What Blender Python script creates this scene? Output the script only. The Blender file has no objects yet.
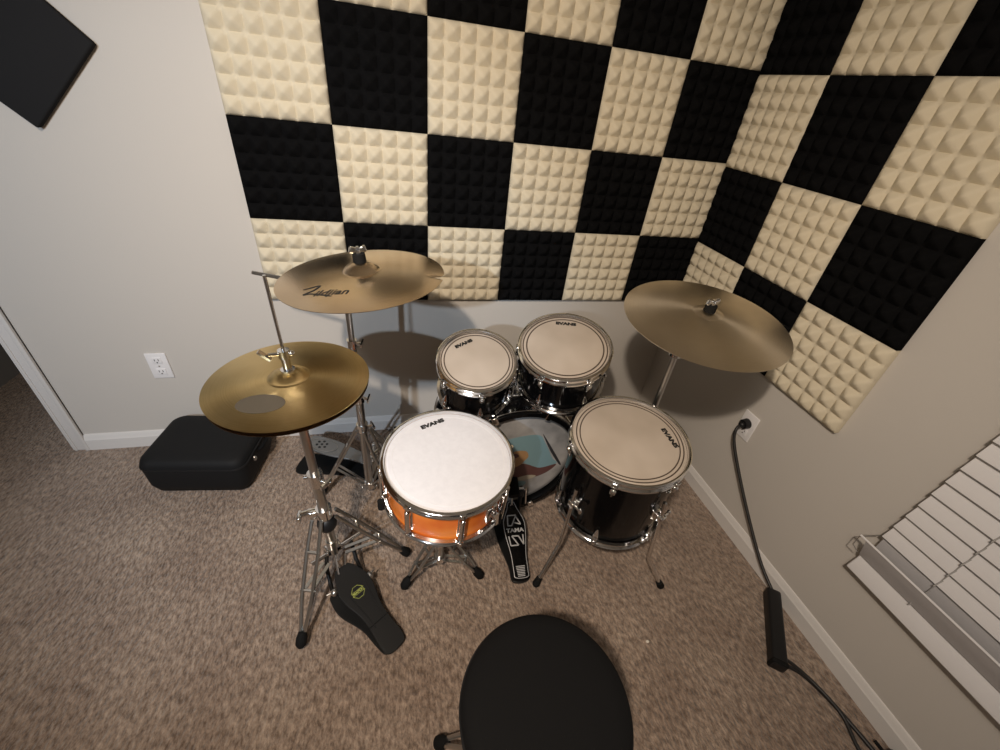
import bpy, bmesh, math, random
from mathutils import Vector, Matrix
random.seed(7)
C = bpy.context.scene.collection
PI = math.pi
V = Vector

# ------------------------------------------------------------------ materials
def mat(name, col, rough=.5, metal=0., coat=0., spec=.5, **kw):
    m = bpy.data.materials.new(name); m.use_nodes = True
    b = m.node_tree.nodes['Principled BSDF']
    b.inputs['Base Color'].default_value = (*col, 1)
    b.inputs['Roughness'].default_value = rough
    b.inputs['Metallic'].default_value = metal
    b.inputs['Coat Weight'].default_value = coat
    b.inputs['Coat Roughness'].default_value = .08
    b.inputs['Specular IOR Level'].default_value = spec
    for k, v in kw.items(): b.inputs[k.replace('_', ' ')].default_value = v
    return m
def nd(m, t, **kw):
    n = m.node_tree.nodes.new(t)
    for k, v in kw.items(): setattr(n, k, v)
    return n
def lk(m, a, b): m.node_tree.links.new(a, b)
def bump(m, scale, strength, dist=.001, detail=4, stretch=None, coord='Object'):
    tc = nd(m, 'ShaderNodeTexCoord'); n = nd(m, 'ShaderNodeTexNoise')
    n.inputs['Scale'].default_value = scale; n.inputs['Detail'].default_value = detail
    src = tc.outputs[coord]
    if stretch:
        mp = nd(m, 'ShaderNodeMapping'); mp.inputs['Scale'].default_value = stretch
        lk(m, src, mp.inputs['Vector']); src = mp.outputs['Vector']
    lk(m, src, n.inputs['Vector'])
    bp = nd(m, 'ShaderNodeBump'); bp.inputs['Strength'].default_value = strength; bp.inputs['Distance'].default_value = dist
    lk(m, n.outputs['Fac'], bp.inputs['Height'])
    lk(m, bp.outputs['Normal'], m.node_tree.nodes['Principled BSDF'].inputs['Normal'])
    return n, bp, tc
def mottle(m, scale, c1, c2, lo=.35, hi=.65, detail=5):
    tc = nd(m, 'ShaderNodeTexCoord'); n = nd(m, 'ShaderNodeTexNoise')
    n.inputs['Scale'].default_value = scale; n.inputs['Detail'].default_value = detail
    lk(m, tc.outputs['Object'], n.inputs['Vector'])
    r = nd(m, 'ShaderNodeValToRGB'); r.color_ramp.elements[0].position = lo; r.color_ramp.elements[1].position = hi
    r.color_ramp.elements[0].color = (*c1, 1); r.color_ramp.elements[1].color = (*c2, 1)
    lk(m, n.outputs['Fac'], r.inputs['Fac'])
    lk(m, r.outputs['Color'], m.node_tree.nodes['Principled BSDF'].inputs['Base Color'])
    return r

M = {}
M['wall'] = mat('wall_paint', (.57, .54, .50), .75, spec=.25); bump(M['wall'], 260, .25, .0008, 3)
M['ceiling'] = mat('ceiling_paint', (.75, .74, .71), .9, spec=.1)
M['trim'] = mat('trim_paint', (.70, .68, .66), .4)
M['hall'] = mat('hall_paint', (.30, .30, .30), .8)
# carpet
m = mat('carpet', (.35, .27, .2), .95, spec=.05); M['carpet'] = m
b = m.node_tree.nodes['Principled BSDF']
b.inputs['Sheen Weight'].default_value = .25; b.inputs['Sheen Roughness'].default_value = .6
tc = nd(m, 'ShaderNodeTexCoord')
n1 = nd(m, 'ShaderNodeTexNoise'); n1.inputs['Scale'].default_value = 75; n1.inputs['Detail'].default_value = 6; n1.inputs['Roughness'].default_value = .7
n2 = nd(m, 'ShaderNodeTexNoise'); n2.inputs['Scale'].default_value = 5; n2.inputs['Detail'].default_value = 4
vo = nd(m, 'ShaderNodeTexVoronoi'); vo.inputs['Scale'].default_value = 130
mp = nd(m, 'ShaderNodeMapping'); mp.inputs['Scale'].default_value = (1, .55, 1); mp.inputs['Rotation'].default_value = (0, 0, .3)
lk(m, tc.outputs['Object'], mp.inputs['Vector'])
for q in (n1, vo): lk(m, mp.outputs['Vector'], q.inputs['Vector'])
lk(m, tc.outputs['Object'], n2.inputs['Vector'])
r1 = nd(m, 'ShaderNodeValToRGB'); r1.color_ramp.elements[0].position = .36; r1.color_ramp.elements[1].position = .66
r1.color_ramp.elements[0].color = (.165, .113, .080, 1); r1.color_ramp.elements[1].color = (.53, .41, .32, 1)
lk(m, n1.outputs['Fac'], r1.inputs['Fac'])
r2 = nd(m, 'ShaderNodeValToRGB'); r2.color_ramp.elements[0].position = .3; r2.color_ramp.elements[1].position = .7
r2.color_ramp.elements[0].color = (.72, .68, .66, 1); r2.color_ramp.elements[1].color = (1, 1, 1, 1)
lk(m, n2.outputs['Fac'], r2.inputs['Fac'])
mx = nd(m, 'ShaderNodeMix', data_type='RGBA', blend_type='MULTIPLY'); mx.inputs['Factor'].default_value = 1
lk(m, r1.outputs['Color'], mx.inputs['A']); lk(m, r2.outputs['Color'], mx.inputs['B']); lk(m, mx.outputs['Result'], b.inputs['Base Color'])
ad = nd(m, 'ShaderNodeMath', operation='ADD'); lk(m, n1.outputs['Fac'], ad.inputs[0]); lk(m, vo.outputs['Distance'], ad.inputs[1])
bp = nd(m, 'ShaderNodeBump'); bp.inputs['Strength'].default_value = 1; bp.inputs['Distance'].default_value = .007
lk(m, ad.outputs[0], bp.inputs['Height']); lk(m, bp.outputs['Normal'], b.inputs['Normal'])

M['cream_foam'] = mat('cream_foam', (.64, .575, .44), .95, spec=.05)
bump(M['cream_foam'], 500, .35, .001, 2)
M['black_foam'] = mat('black_foam', (.0062, .0062, .0066), .95, spec=.0)
bump(M['black_foam'], 500, .5, .001, 2)
M['chrome'] = mat('chrome', (.80, .80, .80), .10, 1)
M['dull_chrome'] = mat('dull_chrome', (.55, .54, .52), .28, 1)
M['black_lacquer'] = mat('black_lacquer', (.003, .003, .0034), .11, spec=.26)
M['orange_lacquer'] = mat('orange_lacquer', (.72, .13, .018), .22, coat=.8)
mottle(M['orange_lacquer'], 9, (.80, .17, .022), (.95, .30, .045))
M['coated'] = mat('coated_drumhead', (.83, .80, .80), .65, spec=.3)
mottle(M['coated'], 60, (.72, .715, .745), (.76, .755, .785))
M['clear_head'] = mat('clear_drumhead', (.56, .46, .36), .38, spec=.5)
mottle(M['clear_head'], 7, (.43, .365, .30), (.53, .46, .39), .3, .7, 2)
M['head_ring'] = mat('drumhead_ring', (.075, .055, .042), .4)
M['bass_head'] = mat('bass_drumhead', (.25, .245, .24), .3)
mottle(M['bass_head'], 8, (.17, .17, .17), (.46, .45, .44), .3, .7)
M['ink'] = mat('black_ink', (.008, .008, .008), .6)
M['rubber'] = mat('black_rubber', (.009, .009, .009), .8, spec=.12)
M['black_metal'] = mat('black_metal', (.009, .009, .009), .4, spec=.3)
M['black_plastic'] = mat('black_plastic', (.009, .009, .01), .45, spec=.35)
M['black_cloth'] = mat('black_cloth', (.0042, .0042, .0046), .85, spec=.2); bump(M['black_cloth'], 900, .4, .0006, 2)
M['bag_cloth'] = mat('bag_cloth', (.0055, .006, .007), .7, spec=.3); bump(M['bag_cloth'], 700, .5, .0007, 2)
M['silver'] = mat('silver_print', (.50, .50, .50), .35, .3)
M['grey_metal'] = mat('grey_metal', (.30, .30, .295), .38, .55)
M['lime'] = mat('lime_print', (.42, .46, .10), .6)
M['plate'] = mat('white_plate', (.80, .79, .80), .35)
M['plate_dark'] = mat('dark_slot', (.03, .03, .03), .6)
M['slat'] = mat('blind_slat', (.72, .71, .72), .45)
M['shaded_slat'] = mat('shaded_blind_slat', (.50, .49, .50), .3)  # white slat colour greyed, so the shade on these slats is painted in
M['glass'] = mat('window_glass', (.9, .95, .95), .02, Transmission_Weight=1.)
M['cord'] = mat('white_cord', (.35, .34, .33), .8)
M['cable'] = mat('black_cable', (.014, .013, .013), .5)
M['lint'] = mat('lint', (.75, .7, .6), .9)
M['blue_patch'] = mat('pale_blue_print', (.20, .33, .37), .5)
M['maroon_patch'] = mat('maroon_print', (.115, .052, .048), .5)
M['tan_patch'] = mat('tan_print', (.40, .235, .11), .5)
M['pale_patch'] = mat('pale_print', (.42, .38, .30), .5)
M['line_patch'] = mat('dark_print', (.03, .03, .035), .5)

def cymbal_mat(name, c1, c2, rough, scale, aniso=.75, bumpst=.25, grey_oval=None):
    m = mat(name, c1, rough, 1.)
    b = m.node_tree.nodes['Principled BSDF']
    b.inputs['Anisotropic'].default_value = aniso
    tg = nd(m, 'ShaderNodeTangent', direction_type='RADIAL', axis='Z')
    lk(m, tg.outputs['Tangent'], b.inputs['Tangent'])
    tc = nd(m, 'ShaderNodeTexCoord')
    ln = nd(m, 'ShaderNodeVectorMath', operation='LENGTH')
    mu = nd(m, 'ShaderNodeVectorMath', operation='MULTIPLY'); mu.inputs[1].default_value = (1, 1, 0)
    lk(m, tc.outputs['Object'], mu.inputs[0]); lk(m, mu.outputs['Vector'], ln.inputs[0])
    # lathe grooves: noise along the radius
    cb = nd(m, 'ShaderNodeCombineXYZ'); lk(m, ln.outputs['Value'], cb.inputs['X'])
    n = nd(m, 'ShaderNodeTexNoise'); n.inputs['Scale'].default_value = scale; n.inputs['Detail'].default_value = 3
    lk(m, cb.outputs['Vector'], n.inputs['Vector'])
    bp = nd(m, 'ShaderNodeBump'); bp.inputs['Strength'].default_value = bumpst; bp.inputs['Distance'].default_value = .0006
    lk(m, n.outputs['Fac'], bp.inputs['Height']); lk(m, bp.outputs['Normal'], b.inputs['Normal'])
    n2 = nd(m, 'ShaderNodeTexNoise'); n2.inputs['Scale'].default_value = 6; n2.inputs['Detail'].default_value = 5
    lk(m, tc.outputs['Object'], n2.inputs['Vector'])
    ad = nd(m, 'ShaderNodeMath', operation='MULTIPLY_ADD'); ad.inputs[1].default_value = .5; 
    lk(m, n.outputs['Fac'], ad.inputs[0]); lk(m, n2.outputs['Fac'], ad.inputs[2])
    r = nd(m, 'ShaderNodeValToRGB'); r.color_ramp.elements[0].position = .5; r.color_ramp.elements[1].position = 1.
    r.color_ramp.elements[0].color = (*c1, 1); r.color_ramp.elements[1].color = (*c2, 1)
    lk(m, ad.outputs[0], r.inputs['Fac'])
    lk(m, r.outputs['Color'], b.inputs['Base Color'])
    return m
M['hat_brass'] = cymbal_mat('hihat_bronze', (.60, .43, .18), (.82, .64, .33), .29, 420)
M['crash_brass'] = cymbal_mat('crash_bronze', (.56, .42, .27), (.84, .68, .48), .24, 380)
M['ride_brass'] = cymbal_mat('ride_bronze', (.66, .56, .42), (.86, .76, .61), .36, 500, bumpst=.35)
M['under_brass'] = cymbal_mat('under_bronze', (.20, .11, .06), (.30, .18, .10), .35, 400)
M['grey_oval'] = mat('oval_mark', (.17, .145, .11), .5, .7)  # dull grey-brown for the oval on the upper hi-hat

# ------------------------------------------------------------------ builders
class MB:
    def __init__(s): s.v = []; s.f = []
    def add(s, vs, fs):
        o = len(s.v); s.v += [V(x) for x in vs]; s.f += [tuple(i + o for i in f) for f in fs]; return s
    def box(s, c, d, rot=None, bev=0.):
        hx, hy, hz = d[0] / 2, d[1] / 2, d[2] / 2
        R = rot if rot is not None else Matrix.Identity(3)
        bm = bmesh.new()
        vs = [bm.verts.new((x, y, z)) for x in (-hx, hx) for y in (-hy, hy) for z in (-hz, hz)]
        for f in ((0, 1, 3, 2), (4, 6, 7, 5), (0, 4, 5, 1), (2, 3, 7, 6), (0, 2, 6, 4), (1, 5, 7, 3)): bm.faces.new([vs[i] for i in f])
        bmesh.ops.recalc_face_normals(bm, faces=bm.faces)
        if bev: bmesh.ops.bevel(bm, geom=bm.edges[:], offset=min(bev, min(d) * .45), segments=3, profile=.5, affect='EDGES')
        bm.verts.index_update()
        s.add([R @ v.co + V(c) for v in bm.verts], [[v.index for v in f.verts] for f in bm.faces]); bm.free(); return s
    def lathe(s, prof, n=48, o=(0, 0, 0), rot=None, close=False, rfun=None):
        R = rot if rot is not None else Matrix.Identity(3)
        vs = []; k = len(prof)
        for i in range(n):
            a = 2 * PI * i / n
            for (r, z) in prof:
                rr = rfun(r, a) if rfun else r
                vs.append(R @ V((rr * math.cos(a), rr * math.sin(a), z)) + V(o))
        fs = []
        for i in range(n):
            j = (i + 1) % n
            for q in range(k - 1 if not close else k):
                q2 = (q + 1) % k
                fs.append((i * k + q, j * k + q, j * k + q2, i * k + q2))
        if not close:
            if prof[0][0] > 1e-6 and prof[0][0] < .0005 or prof[0][0] <= 1e-6: pass
        s.add(vs, fs); return s
    def cyl(s, a, b, r, r2=None, n=16, cap=True):
        a = V(a); b = V(b); r2 = r if r2 is None else r2
        d = (b - a); L = d.length; q = d.to_track_quat('Z', 'Y').to_matrix()
        vs = []
        for i in range(n):
            t = 2 * PI * i / n
            vs.append(a + q @ V((r * math.cos(t), r * math.sin(t), 0)))
        for i in range(n):
            t = 2 * PI * i / n
            vs.append(a + q @ V((r2 * math.cos(t), r2 * math.sin(t), L)))
        fs = [(i, (i + 1) % n, n + (i + 1) % n, n + i) for i in range(n)]
        if cap: fs += [tuple(reversed(range(n))), tuple(range(n, 2 * n))]
        return s.add(vs, fs)
    def tube(s, pts, r, n=12, cap=True):
        pts = [V(p) for p in pts]; rs = r if isinstance(r, (list, tuple)) else [r] * len(pts)
        t0 = (pts[1] - pts[0]).normalized()
        up = V((0, 0, 1)) if abs(t0.z) < .9 else V((1, 0, 0))
        x = t0.cross(up).normalized(); vs = []
        for i, p in enumerate(pts):
            if i == 0: t = t0
            elif i == len(pts) - 1: t = (pts[i] - pts[i - 1]).normalized()
            else: t = ((pts[i + 1] - pts[i]).normalized() + (pts[i] - pts[i - 1]).normalized()).normalized()
            x = (x - t * x.dot(t)).normalized(); y = t.cross(x)
            for k in range(n):
                a = 2 * PI * k / n; vs.append(p + (x * math.cos(a) + y * math.sin(a)) * rs[i])
        fs = []
        for i in range(len(pts) - 1):
            for k in range(n):
                k2 = (k + 1) % n; fs.append((i * n + k, i * n + k2, (i + 1) * n + k2, (i + 1) * n + k))
        if cap: fs += [tuple(reversed(range(n))), tuple(range((len(pts) - 1) * n, len(pts) * n))]
        return s.add(vs, fs)
    def ball(s, c, r, n=16, sc=(1, 1, 1), rot=None):
        R = rot if rot is not None else Matrix.Identity(3)
        vs = [V(c) + R @ V((0, 0, -r * sc[2]))]; h = n // 2
        for i in range(1, h):
            ph = -PI / 2 + PI * i / h
            for k in range(n):
                a = 2 * PI * k / n
                vs.append(V(c) + R @ V((r * sc[0] * math.cos(ph) * math.cos(a), r * sc[1] * math.cos(ph) * math.sin(a), r * sc[2] * math.sin(ph))))
        vs.append(V(c) + R @ V((0, 0, r * sc[2])))
        fs = [(0, 1 + (k + 1) % n, 1 + k) for k in range(n)]
        for i in range(h - 2):
            for k in range(n):
                k2 = (k + 1) % n; a = 1 + i * n; fs.append((a + k, a + k2, a + n + k2, a + n + k))
        L = len(vs) - 1; a = 1 + (h - 2) * n
        fs += [(a + k, a + (k + 1) % n, L) for k in range(n)]
        return s.add(vs, fs)
    def prism(s, poly, z0, z1, fr=None):
        # polygon in local xy; fr maps V -> V
        fr = fr or (lambda q: q)
        n = len(poly)
        vs = [fr(V((x, y, z0))) for x, y in poly] + [fr(V((x, y, z1))) for x, y in poly]
        fs = [tuple(reversed(range(n))), tuple(range(n, 2 * n))] + [(i, (i + 1) % n, n + (i + 1) % n, n + i) for i in range(n)]
        return s.add(vs, fs)
    def bar(s, a, b, w, t, side):
        # flat bar from a to b, width w along 'side', thickness t
        a = V(a); b = V(b); z = (b - a).normalized(); x = V(side); x = (x - z * x.dot(z)).normalized(); y = z.cross(x)
        vs = [p + x * sx * w / 2 + y * sy * t / 2 for p in (a, b) for sx, sy in ((-1, -1), (1, -1), (1, 1), (-1, 1))]
        return s.add(vs, [(3, 2, 1, 0), (4, 5, 6, 7), (0, 1, 5, 4), (1, 2, 6, 5), (2, 3, 7, 6), (3, 0, 4, 7)])
    def build(s, name, m, parent=None, smooth=True, angle=38, xf=None):
        me = bpy.data.meshes.new(name)
        vs = [(xf @ v) if xf else v for v in s.v]
        me.from_pydata([tuple(v) for v in vs], [], s.f); me.validate(); me.update()
        bm = bmesh.new(); bm.from_mesh(me); bmesh.ops.recalc_face_normals(bm, faces=bm.faces); bm.to_mesh(me); bm.free()
        if smooth:
            me.polygons.foreach_set('use_smooth', [True] * len(me.polygons)); me.set_sharp_from_angle(angle=math.radians(angle))
        me.materials.append(M[m] if isinstance(m, str) else m)
        o = bpy.data.objects.new(name, me); C.objects.link(o)
        if parent: o.parent = parent
        return o
def tag(o, label, cat=None, group=None, kind=None):
    if label: o['label'] = label
    if cat: o['category'] = cat
    if group: o['group'] = group
    if kind: o['kind'] = kind
    return o
def thing(name, label, cat, mtx=None, loc=None, group=None):
    o = bpy.data.objects.new(name, None); o.empty_display_size = .05; C.objects.link(o)
    if mtx is not None: o.matrix_world = mtx
    if loc is not None: o.location = loc
    return tag(o, label, cat, group)
def frame(c, tilt):
    n = V((tilt[0], tilt[1], 1)).normalized(); x = (V((1, 0, 0)) - n * n.x).normalized(); y = n.cross(x)
    m = Matrix((x, y, n)).transposed().to_4x4(); m.translation = V(c); return m
def spline(pts, k=8):
    P = [V(p) for p in pts]; out = []
    for i in range(len(P) - 1):
        a = P[max(i - 1, 0)]; b = P[i]; c = P[i + 1]; d = P[min(i + 2, len(P) - 1)]
        for j in range(k):
            t = j / k; out.append(.5 * ((2 * b) + (c - a) * t + (2 * a - 5 * b + 4 * c - d) * t * t + (3 * b - a - 3 * c + d) * t ** 3))
    out.append(P[-1]); return out
def text(name, body, size, m, parent, mtx, bold=.0, shear=0., ex=.0004, sx=1.):
    cu = bpy.data.curves.new(name, 'FONT'); cu.body = body; cu.size = size; cu.align_x = 'CENTER'; cu.align_y = 'CENTER'
    cu.offset = bold; cu.shear = shear; cu.extrude = ex; cu.resolution_u = 3
    t = bpy.data.objects.new(name, cu); C.objects.link(t)
    dg = bpy.context.evaluated_depsgraph_get(); dg.update()
    me = bpy.data.meshes.new_from_object(t.evaluated_get(dg)); bpy.data.objects.remove(t); bpy.data.curves.remove(cu)
    me.transform(Matrix.Diagonal((sx, 1, 1, 1))); me.transform(mtx); me.name = name
    me.materials.clear(); me.materials.append(M[m])
    o = bpy.data.objects.new(name, me); C.objects.link(o); o.parent = parent
    return o
def onplane(x, y, z, a): return Matrix.Translation((x, y, z)) @ Matrix.Rotation(a, 4, 'Z')
def struct(o): o['kind'] = 'structure'; return o

# ------------------------------------------------------------------ room
XL, YB, H = -3.34, -3.9, 2.44
struct(MB().box(((XL + .3) / 2 - .15, -1., -.05), (-XL + .9, 7.2, .1)).build('floor', 'carpet', smooth=False))
struct(MB().box((XL / 2, -.7, H + .05), (-XL + .6, 6.6, .1)).build('ceiling', 'ceiling', smooth=False))
w = MB()
w.box((-2.755 / 2 + .1, .06, H / 2), (2.755 + .2, .12, H))               # wall behind the kit
w.box(((XL - 2.755) / 2, .06, (2.06 + H) / 2), (-2.755 - XL, .12, H - 2.06))
struct(w.build('wall_back', 'wall', smooth=False))
WY0, WY1, WZ0, WZ1 = -1.26, -2.42, .45, 1.68
w = MB()
w.box((.06, (WY0 + .12) / 2, H / 2), (.12, .12 - WY0, H))
w.box((.06, (WY1 + YB) / 2, H / 2), (.12, WY1 - YB, H))
w.box((.06, (WY0 + WY1) / 2, WZ0 / 2), (.12, WY0 - WY1, WZ0))
w.box((.06, (WY0 + WY1) / 2, (WZ1 + H) / 2), (.12, WY0 - WY1, H - WZ1))
struct(w.build('wall_right', 'wall', smooth=False))
struct(MB().box((XL - .06, YB / 2 + .06, H / 2), (.12, -YB + .12, H)).build('wall_left', 'wall', smooth=False))
struct(MB().box((XL / 2, YB - .06, H / 2), (-XL + .24, .12, H)).build('wall_front', 'wall', smooth=False))
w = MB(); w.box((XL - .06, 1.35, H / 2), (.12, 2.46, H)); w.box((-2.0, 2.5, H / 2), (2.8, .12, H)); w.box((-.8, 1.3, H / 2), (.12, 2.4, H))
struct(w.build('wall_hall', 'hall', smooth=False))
# window behind the blind
wf = MB()
for z in (WZ0 + .025, (WZ0 + WZ1) / 2, WZ1 - .025): wf.box((.07, (WY0 + WY1) / 2, z), (.04, WY0 - WY1, .05))
for y in (WY0 - .025, WY1 + .025): wf.box((.07, y, (WZ0 + WZ1) / 2), (.04, .05, WZ1 - WZ0))
win = struct(wf.build('window_1', 'trim', smooth=False))
MB().box((.075, (WY0 + WY1) / 2, (WZ0 + WZ1) / 2), (.006, WY0 - WY1 - .06, WZ1 - WZ0 - .06)).build('pane', 'glass', win, smooth=False)
# baseboards
def baseboard(name, a, b, inward):
    a = V(a); b = V(b); n = V(inward)
    prof = [(0, 0), (.014, 0), (.014, .056), (.0105, .062), (.009, .070), (.004, .080), (0, .082)]
    vs = [p + n * x + V((0, 0, z)) for p in (a, b) for x, z in prof]; k = len(prof)
    fs = [tuple(range(k)), tuple(reversed(range(k, 2 * k)))] + [(i, (i + 1) % k, k + (i + 1) % k, k + i) for i in range(k)]
    return struct(MB().add(vs, fs).build(name, 'trim', angle=20))
baseboard('baseboard_back', (-2.70, 0, 0), (0, 0, 0), (0, -1, 0))
baseboard('baseboard_right', (0, -.014, 0), (0, YB, 0), (-1, 0, 0))
# door casing
cs = MB()
for x, wd, th in ((-2.729, .058, .010), (-2.708, .016, .017), (-2.751, .010, .014)): cs.box((x, -th / 2, 1.03), (wd, th, 2.06), bev=.003)
cs.box((-3.05, -.008, 2.095), (.70, .016, .075), bev=.003)
cs.box((-2.760, .06, 1.03), (.012, .13, 2.06))
struct(cs.build('trim_1', 'trim', angle=30))

# ------------------------------------------------------------------ foam panels
S = .3048
NP, SUB = 6, 8
def foam_mesh(name, m, shear=0.):
    N = NP * SUB; g = S / N * .997; vs = []; base = .020; hgt = .023
    def hh(i, j):
        u = (i % SUB) / SUB * 2 - 1; v = (j % SUB) / SUB * 2 - 1
        a = max(abs(u), abs(v)); a = (abs(u) ** 14 + abs(v) ** 14) ** (1 / 14) if a > 0 else 0
        t = 1 - min(a, 1); t = t * (1 - .16 * t)       # slightly rounded crest
        return base + hgt * t * 1.1
    for j in range(N + 1):
        for i in range(N + 1):
            e = .0015 if (i in (0, N) or j in (0, N)) else 0
            vs.append(V((i * g + S * .0015, j * g + S * .0015 + shear * i * g, hh(i, j) - e)))
    fs = [(j * (N + 1) + i, j * (N + 1) + i + 1, (j + 1) * (N + 1) + i + 1, (j + 1) * (N + 1) + i) for j in range(N) for i in range(N)]
    # skirt
    ring = [i for i in range(N + 1)] + [(j) * (N + 1) + N for j in range(1, N + 1)] + [N * (N + 1) + i for i in range(N - 1, -1, -1)] + [j * (N + 1) for j in range(N - 1, 0, -1)]
    o = len(vs); vs += [V((vs[i].x, vs[i].y, .0)) for i in ring]; n = len(ring)
    fs += [(ring[k], o + k, o + (k + 1) % n, ring[(k + 1) % n]) for k in range(n)]
    fs.append(tuple(o + k for k in range(n)))
    ob = MB().add(vs, fs).build(name, m, angle=50); me = ob.data; bpy.data.objects.remove(ob); return me
ROW = ['bottom row', 'second row up', 'third row up', 'top row']
ORD = ['first', 'second', 'third', 'fourth', 'fifth', 'sixth']
fm = {c: foam_mesh('foam_panel', c) for c in ('cream_foam', 'black_foam')}
fr = {c: foam_mesh('foam_panel', c, -.0107 / S) for c in ('cream_foam', 'black_foam')}
Z0 = .7192
def place_foam(me, mtx, col, label):
    o = bpy.data.objects.new('foam_panel', me); C.objects.link(o); o.matrix_world = mtx
    cname = 'cream' if col == 'cream_foam' else 'black'
    tag(o, label, 'foam panel', cname + ' acoustic foam panels in the checkerboard')
for r in range(4):
    for c in range(6):
        if r == 3 and c == 0: continue
        col = 'cream_foam' if (c + r) % 2 == 0 else 'black_foam'
        x = -(6 - c) * S * 1.0015 - .008; z = Z0 + r * S * .9985
        mtx = Matrix(((1, 0, 0, x), (0, 0, -1, -.001), (0, 1, 0, z), (0, 0, 0, 1)))
        place_foam(fm[col], mtx, col, '%s foam panel on back wall, %s, %s column from the left' % (col.split('_')[0], ROW[r], ORD[c]))
for r in range(4):
    for c in range(3):
        col = 'cream_foam' if (c + r) % 2 == 0 else 'black_foam'
        y = -c * S - .0288; z = Z0 - .0109 - .0107 * c + r * S * .9985
        mtx = Matrix(((0, 0, -1, -.001), (-1, 0, 0, y), (0, 1, 0, z), (0, 0, 0, 1)))
        place_foam(fr[col], mtx, col, '%s foam panel on right wall, %s, %s column from the corner' % (col.split('_')[0], ROW[r], ORD[c]))
# black diamond
dm = MB(); h = .1524
R45 = Matrix.Rotation(PI / 4, 3, 'Y')
dm.box((-2.335, -.0125, 1.462), (S, .023, S), rot=R45, bev=.006)
M['panel_cloth'] = mat('panel_cloth', (.020, .020, .021), .95, spec=.05)
tag(dm.build('foam_panel', 'panel_cloth'), 'flat black square panel turned as a diamond, alone on wall at upper left', 'foam panel')

# ------------------------------------------------------------------ outlets
def outlet(mtx, label, plug=False):
    t = thing('wall_outlet', label, 'outlet', mtx)
    MB().box((0, 0, .003), (.072, .118, .006), bev=.0025).build('cover_plate', 'plate', t)
    for s in (1, -1):
        if plug and s == 1: continue
        rc = MB().box((0, s * .0265, .0068), (.034, .029, .003), bev=.0012).build('receptacle', 'plate', t)
        d = MB()
        for x in (-.0065, .0065): d.box((x, s * .0265 + .003, .0086), (.0022, .009, .0008))
        d.cyl((0, s * .0265 - .008, .0082), (0, s * .0265 - .008, .009), .0026, n=10)
        d.build('slot', 'plate_dark', rc)
    MB().cyl((0, 0, .006), (0, 0, .0072), .0028, n=12).build('screw', 'dull_chrome', t)
    return t
outlet(Matrix(((1, 0, 0, -2.309), (0, 0, -1, 0), (0, 1, 0, .4205), (0, 0, 0, 1))), 'white duplex wall outlet on back wall above the black bag')
outlet(Matrix(((0, 0, -1, 0), (-1, 0, 0, -.667), (0, 1, 0, .463), (0, 0, 0, 1))), 'white wall outlet on right wall with a black plug in it', plug=True)

# ------------------------------------------------------------------ plug, cable, power strip
ex = thing('power_strip', 'black power strip lying on carpet by right wall, its cord plugged into the wall outlet', 'power strip', loc=(-.122, -1.215, 0))
L_ = V((-.122, -1.215, 0))
def W(p): return V(p) - L_
a = V((-.040, -1.108, .034)); b = V((-.212, -1.322, .028))
d = (b - a).normalized(); R = Matrix((d, V((0, 0, 1)).cross(d), V((0, 0, 1)))).transposed()
R = Matrix((d, V((0, 0, 1)).cross(d).normalized(), d.cross(V((0, 0, 1)).cross(d)).normalized())).transposed()
MB().box(W((a + b) / 2), ((b - a).length, .046, .044), rot=R, bev=.008).build('housing', 'black_plastic', ex)
so = MB()
so.box(W(a + d * .265 + V((0, 0, .001))), (.016, .049, .046), rot=R, bev=.006)
so.build('end_cap', 'rubber', ex)
MB().tube([W(q) for q in spline([(-.030, -.668, .470), (-.055, -.672, .455), (-.060, -.70, .40), (-.052, -.80, .285), (-.046, -.92, .17), (-.046, -1.03, .085), (-.048, -1.115, .045)])], .0058).build('power_cord', 'cable', ex)
pg = MB(); pg.cyl(W((-.008, -.667, .476)), W((-.030, -.667, .474)), .021, .019, n=20); pg.ball(W((-.032, -.667, .472)), .013)
pg.build('plug', 'black_plastic', ex)
tag(MB().tube(spline([(-.205, -1.313, .03), (-.165, -1.32, .014), (-.125, -1.355, .008), (-.10, -1.42, .008), (-.085, -1.49, .008), (-.075, -1.56, .008), (-.06, -1.70, .008)]), .0065).build('cable', 'cable'), 'thick black cable leaving the power strip and running along the carpet', 'cable')
tag(MB().tube(spline([(-.205, -1.306, .038), (-.17, -1.312, .036), (-.130, -1.36, .0225), (-.108, -1.42, .0195), (-.098, -1.47, .012), (-.115, -1.53, .006), (-.125, -1.60, .006)]), .0055).build('cable', 'cable'), 'thin black cable looping off the power strip and bending away at the bottom', 'cable')
ad = thing('power_adapter', 'black power adapter against the baseboard at the bottom right edge', 'power adapter', loc=(-.055, -1.60, 0))
MB().box((0, .0, .016), (.05, .09, .032), bev=.008).build('housing', 'black_plastic', ad)
MB().tube([(0, .045, .016), (.0, .07, .014)], .005).build('strain_relief', 'rubber', ad)

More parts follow.
